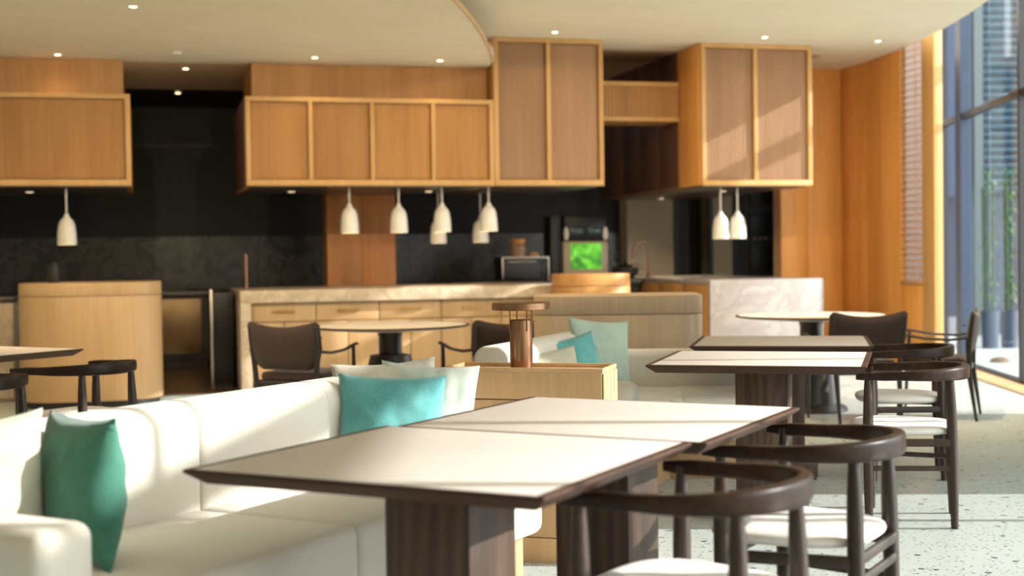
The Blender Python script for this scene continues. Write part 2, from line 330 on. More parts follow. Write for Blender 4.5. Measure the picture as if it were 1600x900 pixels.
struct(MB().prism([(gx(y)-0.30, y) for y in (-2, 11, 12.47, 14.215, 15.9)] + [(gx(y)-0.06, y) for y in (15.9, 14.215, 12.47, 11, -2)], 0.0, 0.012).build('trim_threshold', sill_m))
def curtain_f(u, v):
    x = 4.50 + 0.15*u; y = 14.40 + 0.03*math.sin(u*26) + 0.25*u
    return (x, y, 0.03 + 4.45*v)
cu = MB().quadgrid(curtain_f, 40, 6).build('sheer_curtain', sheer, smooth=1.5)
sm = cu.modifiers.new('thick', 'SOLIDIFY'); sm.thickness = 0.004
tag(cu, 'pale sheer curtain gathered beside the wooden wall and window', 'curtain')

# ------------------------------------------------------------------ outside
struct(MB().box(5.05, 40, -30, 45, -0.2, -0.03).build('ground_outside', pave_m))
cb = thing('canopy_frame', 'slim dark canopy frame standing outside along the glass wall', 'canopy', (7.0, 0, -0.03))
MB().box(-0.06, 0.06, -4.0, 16.6, 4.18, 4.33, 0.004).build('beam', darkframe, cb)
for y in (-3.9, 3.55, 8.0, 16.5): MB().box(-0.03, 0.03, y-0.03, y+0.03, 0, 4.18).build('post', darkframe, cb)
nb = thing('neighbour_building', 'blue neighbouring building with horizontal louvres outside the glass wall', 'building', (10.75, 20.0, -0.03))
MB().box(-4.4, 4.4, 0.25, 0.95, 0, 2.05).build('lower_wall', out_grey, nb)
MB().box(-4.4, 4.4, 0.35, 0.95, 2.05, 9.0).build('upper_wall', out_blue, nb)
for x in (-4.3, -2.5, -1.3, -0.6, 0.8, 2.2, 3.6): MB().box(x-0.11, x+0.11, 0.0, 0.36, 2.05, 9.0).build('pier', out_blue, nb)
lv = MB().box(-4.2, 4.2, -0.06, 0.06, -0.008, 0.008, mat=Matrix.Rotation(math.radians(-35), 4, 'X')).mesh('louvre', 0); lv.materials.append(louvre_m)
for k in range(46): link('louvre', lv, None, nb, (0, 0.17, 2.14 + 0.115*k))
MB().box(-3.93, -3.80, 0.0, 0.36, 0.0, 9.0).build('light_post', plain('pale_post', (0.10, 0.125, 0.13), 0.6), nb)
gw = MB().box(2.5, 16.0, 26.0, 26.3, -0.03, 8.5, 0.02).build('backdrop_wall', plain('pink_render', (0.27, 0.20, 0.165), 0.9, bscale=2)); tag(gw, 'plain pinkish wall added far outside to dim the sky behind the blind slats', 'wall')  # backdrop added so the bright sky doesn't wash out the blind slats
def bamboo(x, y, label):
    bt = thing('bamboo_clump', label, 'bamboo', (x, y, -0.03), group=None)
    for k in range(5):
        a = random.uniform(0, 6.28); r = random.uniform(0.02, 0.075); px, py = r*math.cos(a), r*math.sin(a)
        h = random.uniform(2.0, 2.35)
        MB().sweep([(px, py, 0.5), (px*1.1, py, 0.5+(h-.5)/2), (px*1.3, py*1.2, h)], 0.014, seg=6).build('cane', cane_m, bt)
    m = MB()
    for k in range(190):
        z = random.uniform(0.6, 2.3); a = random.uniform(0, 6.28); r = random.uniform(0.02, 0.085); L = random.uniform(0.05, 0.10)
        M4 = Matrix.Translation((r*math.cos(a), r*math.sin(a), z)) @ Matrix.Rotation(a, 4, 'Z') @ Matrix.Rotation(random.uniform(0.2, 1.2), 4, 'Y')
        t = bmesh.new(); v = [t.verts.new(p) for p in ((0, 0, 0), (L*.4, L*.12, .004), (L, 0, -.01), (L*.4, -L*.12, .004))]; t.faces.new(v); m._merge(t, M4)
    o = m.build('foliage', leaf_m, bt); o['kind'] = 'stuff'
    MB().lathe([(0, 0), (0.095, 0), (0.115, 0.5), (0.10, 0.5), (0.09, 0.44), (0, 0.44)], 16).build('planter', out_grey, bt)
bamboo(5.98, 17.0, 'green bamboo clump in a tall planter outside, next to the navy mullion')
bamboo(6.24, 17.05, 'green bamboo clump in a tall planter outside, farther from the navy mullion')
st_ = MB().lathe([(0, 0), (0.10, 0.0), (0.12, 0.03), (0.09, 0.075), (0.03, 0.09), (0, 0.09)], 12).build('door_stop_stone', plain('stone_brown', (0.12, 0.08, 0.05), 0.8), loc=(5.35, 14.9, -0.03))
tag(st_, 'small rounded brown stone on the paving just outside the glass', 'stone')

# ------------------------------------------------------------------ bar uppers
def fluted(w, h, pitch=0.022, dep=0.007):
    n = max(2, round(w/pitch)); m = bmesh.new(); p = w/n; prof = []
    for k in range(n):
        for q, d in ((0.0, 0.0), (0.18, 0.75), (0.5, 1.0), (0.82, 0.75)): prof.append((k*p + q*p, -dep*d))
    prof.append((w, 0.0))
    a = [m.verts.new((x, y, 0)) for x, y in prof]; b = [m.verts.new((x, y, h)) for x, y in prof]
    for i in range(len(prof)-1): m.faces.new((a[i], a[i+1], b[i+1], b[i]))
    bk = [m.verts.new(q) for q in ((0, 0.02, 0), (w, 0.02, 0), (w, 0.02, h), (0, 0.02, h))]
    m.faces.new((bk[1], bk[0], bk[3], bk[2])); m.faces.new((bk[0], a[0], b[0], bk[3])); m.faces.new((a[-1], bk[1], bk[2], b[-1]))
    M = MB(); M._merge(m); return M
hoodl_m = emit('hood_lens', (1.0, 0.78, 0.5), 0.9)
hood_m = plain('hood_lining', (0.10, 0.075, 0.06), 0.3, metal=0.5)
def upper(name, label, s0, s1, z0, z1, cuts, door_mat, depth=1.62, rail=0.045, first=True, last=True):
    c = thing(name, label, 'cabinet', bar(s0, 0, z0), BA); W = s1-s0; H = z1-z0
    MB().box(0.004, W-0.004, 0.06, depth, 0.004, H-0.002).build('body', oak, c)
    MB().box(0.05, W-0.05, 0.075, depth-0.03, -0.012, 0.004, 0.002).build('underside_panel', hood_m, c)
    MB().box(0, W, 0, 0.065, 0, rail+0.012, 0.003).build('bottom_rail', oak_trim, c)
    MB().box(0, W, 0, 0.065, H-rail, H, 0.003).build('top_rail', oak_trim, c)
    ed = [0] + [k-s0 for k in cuts] + [W]
    for i, e in enumerate(ed):
        a, b = (e, e+rail) if i == 0 else ((e-rail, e) if i == len(ed)-1 else (e-rail*.45, e+rail*.45))
        MB().box(a, b, 0.002, 0.065, rail+0.012, H-rail, 0.003).build('stile', oak_trim, c)
    for i in range(len(ed)-1):
        a = ed[i] + (rail if i == 0 else rail*.45) + 0.004; b = ed[i+1] - (rail if i == len(ed)-2 else rail*.45) - 0.012
        o = fluted(b-a, H-2*rail-0.03).build('door', door_mat, c, (a, 0.035, rail+0.02), smooth=0)
    return c
cl = upper('hood_cabinet', 'fluted oak hood cabinet with one wide front, hung over the stone counter', -3.1, -0.95, 1.928, 2.76, [], oak)
MB().box(-0.9, 2.09, 0.25, 1.4, 0.832, 1.17).build('fascia', oak, cl)
cm = upper('hood_cabinet', 'long oak hood cabinet with four fluted doors over the travertine island', 0.08, 2.455, 1.928, 2.76, [0.68, 1.265, 1.855], oak)
MB().box(0.08, 2.37, 0.25, 1.4, 0.832, 1.17).build('fascia', oak, cm)
upper('hood_cabinet', 'tall two-door fluted oak cabinet reaching the ceiling, joined to the four-door hood', 2.46, 3.58, 1.928, 3.374, [3.015], oak_grey, depth=1.62)
cr = upper('hood_cabinet', 'tall two-door fluted oak cabinet with a sunlit front, over the white marble bar', 4.63, 5.86, 1.928, 3.374, [5.225], oak_grey, depth=3.1)
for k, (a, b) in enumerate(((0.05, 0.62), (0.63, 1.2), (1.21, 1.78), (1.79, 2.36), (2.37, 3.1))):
    MB().box(-0.012, 0.004, a, b, 0.01, 1.44, 0.002).build('side_panel', oak_orange if k == 0 else oak_dark, cr)
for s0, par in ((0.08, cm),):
    for a, b in ((0.05, 0.55), (0.56, 1.08), (1.09, 1.62)): MB().box(-0.012, 0.004, a, b, 0.01, 0.82, 0.002).build('side_panel', oak_dark, par)
for par, x, y, w in ((cl, 1.2, 0.9, 5), (cm, 0.5, 0.9, 5), (cm, 1.9, 0.9, 5), (cr, 0.62, 2.75, 70), (cr, 0.62, 0.9, 5)):  # the strong rear lamp under cr is added to brighten the taupe wall
    hl = MB().lathe([(0, -0.018), (0.028, -0.018), (0.04, -0.012), (0, -0.012)], 16, (x, y, 0)).build('hood_light', hoodl_m, par)
    L = bpy.data.lights.new('hood_beam', 'SPOT'); L.energy = w; L.color = (1.0, 0.78, 0.5); L.spot_size = 2.6; L.spot_blend = 1.0; L.shadow_soft_size = 0.05
    lo = bpy.data.objects.new('hood_beam', L); C.objects.link(lo); lo.parent = hl; lo.location = (x, y, -0.04)
sb = thing('bridge_shelf', 'short fluted oak box bridging the two tall cabinets', 'shelf', bar(3.585, 0.56, 2.63), BA)
MB().box(0, 1.03, 0.02, 0.5, 0.0, 0.40).build('body', oak, sb)
MB().box(0, 1.03, 0, 0.03, 0, 0.045, 0.002).build('bottom_rail', oak_trim, sb); MB().box(0, 1.03, 0, 0.03, 0.37, 0.41, 0.002).build('top_rail', oak_trim, sb)
fluted(1.02, 0.32, 0.04, 0.012).build('front', oak, sb, (0.005, 0.012, 0.047), smooth=0)

# pendants
def pendant_proto(L):
    p = thing('pendant_lamp', '', 'lamp', (0, 0, 0))
    MB().lathe([(0.087, 0), (0.086, 0.05), (0.082, 0.12), (0.074, 0.18), (0.058, 0.222), (0.034, 0.243), (0.030, 0.238), (0.054, 0.215), (0.070, 0.175), (0.078, 0.12), (0.082, 0.05), (0.083, 0.0), (0.087, 0)], 28).build('shade', white_cer, p)
    MB().lathe([(0, 0.240), (0.034, 0.240), (0.034, 0.252), (0.022, 0.258), (0.022, 0.278), (0.010, 0.283), (0, 0.283)], 16).build('socket_cap', white_cer, p)
    MB().lathe([(0.009, 0.28), (0.009, 0.29+L)], 8).build('cord', cord_m, p)
    MB().lathe([(0, 0.01), (0.03, 0.012), (0.048, 0.04), (0.04, 0.08), (0.015, 0.11), (0, 0.115)], 14).build('bulb', bulb_m, p)
    return p
row = [(1.06, .2, 1.483, 'white bell pendant lamp in front of the orange oak column, over its left side'), (1.54, .2, 1.483, 'white bell pendant lamp at the right edge of the orange oak column'),
       (1.97, .2, 1.487, 'white bell pendant lamp with a lit one hanging just behind it'), (2.44, .2, 1.49, 'white bell pendant lamp under the joint of four-door hood and tall cabinet'),
       (2.16, 1.3, 1.385, 'white bell pendant lamp hanging deeper under the hood, glowing at its rim'), (2.62, 1.3, 1.39, 'white bell pendant lamp hanging deeper under the hood beside the dark wall'),
       (4.91, .2, 1.39, 'white bell pendant lamp over the marble bar, the one nearer the tap'), (5.10, .2, 1.39, 'white bell pendant lamp over the marble bar, the one nearer the oven tower'), (-1.53, .2, 1.40, 'single white bell pendant lamp over the curved oak station')]
for s_, t_, z_, lab in row:
    p = pendant_proto(1.932 - z_ - 0.29); p.location = bar(s_, t_, z_); p.rotation_euler = (0, 0, BA); tag(p, lab, None, 'white pendant lamps under the hoods')

# downlights
dl = [((-2.732, 9.952, 3.1), 'recessed ceiling downlight alone in the middle of the lower ceiling'), ((-4.033, 12.199, 3.1), 'recessed ceiling downlight above the single-front hood cabinet'),
      ((-3.13, 13.208, 3.1), 'recessed downlight in the gap between the two hoods, nearer the room'), ((-3.673, 15.117, 3.1), 'recessed downlight in the gap between the hoods, deep in the dark kitchen'),
      ((-1.792, 12.60, 3.1), 'recessed ceiling downlight above the second door of the four-door hood'), ((-0.652, 12.90, 3.1), 'recessed ceiling downlight above the fourth door of the four-door hood'),
      ((0.444, 13.041, 3.375), 'recessed ceiling downlight in front of the tall cabinet by the curved ceiling edge'), ((2.54, 13.528, 3.375), 'recessed ceiling downlight in front of the sunlit tall cabinet'),
      ((3.757, 13.877, 3.375), 'recessed ceiling downlight near the curved ceiling edge at the oak wall')]
# spots added out of view above the dining area to brighten and warm the bar
dl = [(q, lab, 6, 0.0) for q, lab in dl]
dl += [((-4.3, 7.6, 3.1), 'unseen added fill spot over the table by the curved oak station', 260, 0.75), ((-2.5, 7.9, 3.1), 'unseen added fill spot over the floor behind the long sofa', 260, 0.75),
       ((-1.0, 8.4, 3.1), 'unseen added fill spot over the round table at the island', 230, 0.75), ((0.8, 9.0, 3.375), 'unseen added fill spot over the taupe oak service block', 210, 0.75),
       ((2.6, 9.4, 3.375), 'unseen added fill spot over the round table at the marble bar', 380, 0.75)]
for (x, y, z), lab, watt, tilt in dl:
    d = thing('downlight', lab, 'downlight', (x, y, z), group='recessed ceiling downlights')
    MB().lathe([(0.026, -0.002), (0.036, -0.006), (0.038, 0.0), (0.026, 0.0)], 20).build('trim_ring', white_cer, d)
    MB().lathe([(0, -0.001), (0.026, -0.001), (0.026, -0.004), (0, -0.004)], 20).build('lens', down_m, d)
    L = bpy.data.lights.new('downlight_beam', 'SPOT'); L.energy = watt; L.color = (1.0, 0.76, 0.46); L.spot_size = 2.4; L.spot_blend = 1.0; L.shadow_soft_size = 0.05
    lo = bpy.data.objects.new('downlight_beam', L); C.objects.link(lo); lo.parent = d; lo.location = (0, 0, -0.02); lo.rotation_euler = (tilt, 0, -0.45 if x > 2.5 else -0.1)
sd = MB().lathe([(0, -0.015), (0.045, -0.015), (0.05, 0), (0, 0)], 16).build('smoke_detector', white_cer, loc=(-2.97, 12.2, 3.1)); tag(sd, 'small flat smoke detector on the lower ceiling between the hoods', 'detector')

# ------------------------------------------------------------------ bar counters
isl = thing('bar_island', 'long travertine bar island with pale oak drawers under the four-door hood', 'island', bar(0, 0), BA)
MB().box(0, 3.25, 0, 1.62, 0.835, 0.95, 0.006).build('worktop', travertine, isl)
MB().box(0, 0.10, 0.0, 1.62, 0, 0.835, 0.004).build('end_panel', travertine, isl)
MB().box(3.15, 3.25, 0.0, 1.62, 0, 0.835, 0.004).build('end_panel', travertine, isl)
MB().box(0.10, 3.15, 0.10, 1.6, 0.08, 0.835).build('carcass', oak_pale, isl)
MB().box(0.12, 3.13, 0.16, 1.5, 0.006, 0.08).build('toe_kick', blackmat, isl)
for k in range(5):
    a = 0.11 + 0.605*k
    d = MB().box(a, a+0.595, 0.075, 0.10, 0.655, 0.825, 0.003).build('drawer', oak_pale, isl)
    MB().sweep([(a+0.20, 0.075, 0.745), (a+0.20, 0.052, 0.745), (a+0.40, 0.052, 0.745), (a+0.40, 0.075, 0.745)], 0.008, seg=6).build('handle', brass, d)
    for q in range(2): MB().box(a+0.3*q, a+0.3*q+0.292, 0.075, 0.10, 0.09, 0.645, 0.003).build('cupboard_door', oak_pale, isl)
tp = thing('tap', 'slim rose-brass tap pole standing on the left end of the travertine island', 'tap', bar(0.10, 0.62, 0.95), BA)
MB().lathe([(0, 0), (0.025, 0), (0.025, 0.015), (0.016, 0.02), (0.016, 0.34), (0, 0.34)], 12).build('pole', rosegold, tp)
MB().sweep([(0, 0, 0.33), (0, 0.04, 0.345), (0, 0.16, 0.33)], 0.011, seg=8).build('spout', rosegold, tp)

def rrect(x0, x1, y0, y1, r, n=8):
    pts = []
    for cx, cy, a0 in ((x1-r, y0+r, -90), (x1-r, y1-r, 0), (x0+r, y1-r, 90), (x0+r, y0+r, 180)):
        for k in range(n+1):
            a = math.radians(a0 + 90*k/n); pts.append((cx+r*math.cos(a), cy+r*math.sin(a)))
    return pts
def station(name, label, s0, s1, t0, t1, z1, r, wmat, cap=0.11):
    o = thing(name, label, 'counter', bar((s0+s1)/2, (t0+t1)/2), BA); w, d = (s1-s0)/2, (t1-t0)/2
    MB().prism(rrect(-w, w, -d, d, r), 0.06, z1-cap-0.004, 0.002).build('body', wmat, o, smooth=0.5)
    MB().prism(rrect(-w, w, -d, d, r), z1-cap, z1, 0.006).build('cap_band', wmat, o, smooth=0.5)
    MB().prism(rrect(-w+.03, w-.03, -d+.03, d-.03, r-.03), 0, 0.06).build('plinth', blackmat, o, smooth=0.5)
    return o
station('curved_station', 'wide curved pale oak service station on the kitchen floor under the single pendant', -1.90, -0.71, -0.85, 0.05, 1.065, 0.38, oak_pale)
station('curved_station', 'small curved oak stand at the right end of the travertine island', 2.93, 3.66, -0.72, -0.05, 1.06, 0.28, oak)
cn = MB().lathe([(0, 0), (0.05, 0), (0.055, 0.02), (0.05, 0.14), (0.035, 0.15), (0.035, 0.165), (0, 0.17)], 16).build('black_canister', blackmat, loc=bar(-1.62, -0.3, 1.065)); tag(cn, 'black canister standing on the wide curved oak station', 'canister')
lc = thing('stone_counter', 'dark stone counter beside the wide curved oak station', 'counter', bar(-2.5, 0.6), BA)
MB().box(-0.6, 0.5, -0.3, 0.5, 0.88, 0.93, 0.004).build('worktop', dark_stone, lc); MB().box(-0.58, 0.48, -0.28, 0.48, 0.0, 0.88).build('body', travertine, lc)

rb = thing('marble_bar', 'white marble fronted bar counter under the sunlit tall cabinet', 'bar', bar(4.70, 0), BA)
MB().box(0, 1.27, 0, 0.06, 0, 0.965, 0.004).build('front_slab', white_marble, rb)
MB().box(0, 1.27, 0.06, 2.9, 0.92, 0.965, 0.003).build('worktop', white_marble, rb)
MB().box(0.01, 1.24, 0.06, 2.85, 0.0, 0.92).build('body', oak, rb)
for a, b in ((0.07, 0.75), (0.76, 1.45), (1.46, 2.15), (2.16, 2.84)): MB().box(-0.004, 0.01, a, b, 0.1, 0.915, 0.002).build('side_panel', oak, rb)
fa = thing('tall_tap', 'rose-brass gooseneck tap on the worktop behind the small curved stand', 'tap', bar(4.87, 2.2, 0.965), BA)
MB().lathe([(0, 0), (0.035, 0), (0.035, 0.02), (0.022, 0.03), (0.022, 0.12), (0, 0.12)], 12).build('base', rosegold, fa)
pts = [(0, 0, 0.1), (0, 0, 0.28)] + [(-0.095 + 0.095*math.cos(math.radians(a)), 0, 0.30 + 0.12*math.sin(math.radians(a))) for a in range(0, 181, 15)] + [(-0.19, 0, 0.22)]
MB().sweep(pts, 0.017, seg=8, up=(0, 1, 0)).build('spout', rosegold, fa)
MB().sweep([(0, 0, 0.09), (-0.05, 0, 0.10), (-0.09, 0, 0.105)], 0.012, seg=8, up=(0, 1, 0)).build('lever', rosegold, fa)

# column, rear counters and equipment
oak_col = wood('oak_column', (0.33, 0.125, 0.035), (0.41, 0.17, 0.05), (0.48, 0.21, 0.07), var=0.05, grain=14)
co = thing('oak_column', 'orange oak clad column rising behind the travertine island to the hood', 'column', bar(1.40, 1.85), BA)
for k in range(2): MB().box(-0.37+0.371*k, -0.002+0.371*k, -0.15, -0.13, 0, 2.2, 0.002).build('front_panel', oak_col, co)
MB().box(-0.37, 0.369, -0.13, 0.2, 0, 3.1).build('body', oak_col, co)
rc = thing('rear_counter', 'dark rear counter carrying the toaster oven and the drinks machine', 'counter', bar(3.6, 2.35), BA)
MB().box(-1.0, 1.05, -0.5, 0.4, 0.91, 0.95, 0.004).build('worktop', dark_stone, rc); MB().box(-0.98, 1.03, -0.45, 0.4, 0.0, 0.91).build('body', blackmat, rc)
to = thing('toaster_oven', 'black countertop toaster oven with steel edges and a jar on top', 'oven', bar(3.28, 2.05, 0.95), BA)
MB().box(-0.27, 0.27, -0.15, 0.22, 0.015, 0.265, 0.008).build('body', blackgloss, to)
MB().box(-0.275, 0.275, -0.165, 0.22, 0.262, 0.278, 0.003).build('top_plate', steel, to)
MB().box(-0.24, 0.16, -0.157, -0.15, 0.04, 0.235, 0.002).build('door', blackmat, to)
for x in (-0.275, 0.262): MB().box(x, x+0.013, -0.165, -0.15, 0.0, 0.27, 0.002).build('edge_post', steel, to)
MB().sweep([(-0.2, -0.157, 0.225), (-0.2, -0.175, 0.225), (0.12, -0.175, 0.225), (0.12, -0.157, 0.225)], 0.006, seg=6).build('handle', steel, to)
jr = thing('storage_jar', 'glass jar of nuts with an orange wooden lid on the toaster oven', 'jar', bar(3.25, 2.1, 1.228), BA)
MB().lathe([(0, 0.002), (0.085, 0.002), (0.095, 0.02), (0.098, 0.12), (0.075, 0.155), (0, 0.155)], 20).build('body', plain('jar_contents', (0.34, 0.22, 0.14), 0.2), jr)
MB().lathe([(0, 0.155), (0.085, 0.155), (0.088, 0.165), (0.088, 0.20), (0.08, 0.208), (0, 0.208)], 20).build('lid', oak_orange, jr)
nb_ = MB().lathe([(0, 0), (0.05, 0.0), (0.06, 0.02), (0.045, 0.045), (0, 0.055)], 14).build('bread_roll', plain('bread', (0.48, 0.28, 0.14), 0.8), loc=bar(3.42, 2.03, 1.228)); tag(nb_, 'small bread roll lying beside the jar on the toaster oven', 'bread')
def screen_mat():
    m, t, b = nt('green_screen'); tc = N(t, 'ShaderNodeTexCoord')
    n = N(t, 'ShaderNodeTexNoise', Scale=6.0, Detail=3.0, Distortion=1.0); t.links.new(tc.outputs['Object'], n.inputs['Vector'])
    r = ramp(t, [(0.30, (0.01, 0.06, 0.02)), (0.45, (0.05, 0.30, 0.015)), (0.58, (0.16, 0.62, 0.02)), (0.75, (0.22, 0.60, 0.30))]); t.links.new(n.outputs['Fac'], r.inputs[0])
    t.links.new(r.outputs[0], b.inputs['Emission Color']); b.inputs['Emission Strength'].default_value = 1.0; b.inputs['Base Color'].default_value = (0.01, 0.02, 0.01, 1); return m
dm = thing('drinks_machine', 'black and cream drinks machine with a glowing green screen on the rear counter', 'machine', bar(4.03, 2.12, 0.95), BA)
cream_pl = plain('cream_plastic', (0.36, 0.30, 0.20), 0.4)
MB().box(-0.27, 0.27, -0.12, 0.26, 0.0, 0.45, 0.02).build('lower_body', cream_pl, dm)
MB().box(-0.26, 0.26, -0.10, 0.26, 0.45, 0.75, 0.025).build('upper_body', blackgloss, dm)
MB().box(-0.40, -0.27, -0.05, 0.26, 0.0, 0.75, 0.01).build('side_tank', blackmat, dm)
MB().box(-0.185, 0.185, -0.128, -0.118, 0.13, 0.42, 0.004).build('screen', screen_mat(), dm)
for x in (-0.235, 0.235): MB().lathe([(0, 0), (0.02, 0.005), (0.034, 0.05), (0.030, 0.11), (0.014, 0.15), (0, 0.15)], 14, (x, -0.115, 0.46)).build('dispenser_nozzle', white_cer, dm)
for x in (-0.11, 0.11): MB().box(x-0.075, x+0.075, -0.106, -0.098, 0.53, 0.60, 0.004).build('display_window', plain('dim_glass', (0.03, 0.06, 0.06), 0.1), dm)
pl = thing('serving_bowl', 'dark leafy plant in a black bowl between drinks machine and tall tap', 'bowl', bar(4.50, 2.0, 0.95), BA)
MB().lathe([(0, 0.0), (0.08, 0.0), (0.15, 0.07), (0.16, 0.14), (0.15, 0.14), (0.13, 0.08), (0, 0.05)], 18).build('bowl', blackmat, pl)
m = MB()
for k in range(14):
    a = random.uniform(0, 6.28); L = random.uniform(0.12, 0.22)
    m.sweep([(0, 0, 0.08), (L*.5*math.cos(a), L*.5*math.sin(a), 0.17), (L*math.cos(a), L*math.sin(a), 0.19 + random.uniform(-.05, .04))], [0.02, 0.03, 0.006], [0.004]*3, 6)
m.build('leaves', plain('dark_leaf', (0.012, 0.018, 0.012), 0.5), pl)['kind'] = 'stuff'
# oven tower at the right end
ov = thing('oven_tower', 'black built-in oven tower beside the orange oak wall', 'oven', bar(7.16, 4.05), BA)
MB().box(-0.42, 0.45, 0.0, 0.55, 0.0, 3.3).build('housing', blackmat, ov)
for z0, z1 in ((0.95, 1.38), (1.48, 1.80), (1.88, 2.2)):
    d = MB().box(-0.16, 0.28, -0.025, 0.0, z0, z1, 0.005).build('oven_door', blackgloss, ov)
    MB().sweep([(-0.12, -0.025, z1-0.05), (-0.12, -0.05, z1-0.05), (0.24, -0.05, z1-0.05), (0.24, -0.025, z1-0.05)], 0.007, seg=6).build('handle', darkframe, d)
for x in (-0.08, 0.0, 0.08): MB().lathe([(0, 0), (0.02, 0), (0.02, 0.02), (0, 0.02)], 10, (x, -0.02, 1.42)).build('knob', steel, ov)
MB().box(-0.215, -0.18, -0.03, 0.0, 0.9, 2.3, 0.003).build('frame_post', plain('oven_trim', (0.06, 0.05, 0.05), 0.4), ov)
# left rear: fridge, chrome post, dark cabinet
fr = thing('undercounter_fridge', 'under-counter fridge with a bronzed door at the dark kitchen back', 'fridge', bar(-0.48, 3.3), BA)
MB().box(-0.32, 0.32, 0.0, 0.6, 0.1, 0.82).build('body', blackmat, fr); MB().box(-0.26, 0.24, -0.03, 0.0, 0.16, 0.80, 0.006).build('door', plain('bronzed_steel', (0.30, 0.20, 0.11), 0.4, metal=0.6), fr)
MB().box(-0.9, 0.9, -0.06, 0.75, 0.83, 0.88, 0.004).build('worktop', dark_stone, fr); MB().box(-0.3, 0.3, 0.03, 0.6, 0.006, 0.1).build('plinth', blackmat, fr)
kb = MB().box(-0.07, 0.07, -0.05, 0.05, 0, 0.07, 0.012).build('scale_box', blackmat, loc=bar(-0.32, 3.5, 0.88), rz=BA); tag(kb, 'small black box on the worktop above the bronzed fridge', 'box')
dc = thing('dark_cabinet', 'glossy dark cabinet with a steel edge post beside the travertine island', 'cabinet', bar(-0.14, 0.5), BA)
MB().box(-0.085, 0.10, 0.0, 0.9, 0.05, 0.93, 0.004).build('body', blackgloss, dc); MB().box(-0.08, 0.09, 0.03, 0.9, 0.006, 0.05).build('plinth', blackmat, dc)
MB().box(-0.115, -0.09, -0.02, 0.01, 0.006, 0.96, 0.003).build('edge_post', steel, dc)

# ------------------------------------------------------------------ dining tables
TW, TL = 0.48, 0.443
def table_proto():
    t = thing('dining_table', '', 'table', group='square pedestal dining tables')
    b = bmesh.new()
    def loop(x, y, z): return [b.verts.new(p) for p in ((-x, -y, z), (x, -y, z), (x, y, z), (-x, y, z))]
    ls = [loop(TW-.024, TL-.010, .7480), loop(TW-.024, TL-.010, .7500), loop(TW-.002, TL-.002, .750), loop(TW, TL, .747), loop(TW, TL, .742), loop(TW-.040, TL-.040, .712)]
    for p, q in zip(ls, ls[1:]):
        for i in range(4): b.faces.new((p[i], p[(i+1) % 4], q[(i+1) % 4], q[i]))
    b.faces.new(ls[-1][::-1]); b.faces.new(ls[0]); bmesh.ops.recalc_face_normals(b, faces=b.faces)
    M = MB(); M._merge(b); M.build('rim', walnut_x, t, smooth=0)
    MB().box(-TW+.0245, TW-.0245, -TL+.0105, TL-.0105, 0.7482, 0.7504, 0.0006).build('inlay', inlay_m, t)
    MB().box(-0.12, 0.12, -0.12, 0.12, 0.09, 0.712, 0.003).build('pedestal', walnut, t)
    MB().box(-0.19, 0.19, -0.19, 0.19, 0.015, 0.09, 0.003).build('base_plinth', walnut, t)
    MB().box(-0.18, 0.18, -0.18, 0.18, 0, 0.015).build('foot', blackmat, t)
    return t
tb = table_proto()
for i, (x, y, a, lab) in enumerate([(-0.161, 3.402, -0.481, 'pale topped walnut pedestal table over the seat of the long cream sofa'),
        (0.285, 4.170, -0.482, 'pale topped walnut pedestal table in front of the oak console with the lamp'),
        (1.177, 6.37, -0.283, 'sunlit pale topped walnut table in front of the corner sofa'),
        (1.508, 7.60, -0.215, 'shaded pale topped walnut table beside the round table at the white marble bar'),
        (-3.087, 7.598, -0.51, 'pale topped walnut table near the wide curved oak station, behind the long sofa')]):
    o = tb if i == 0 else copy_tree(tb)
    place(o, x, y, 0, a, lab)

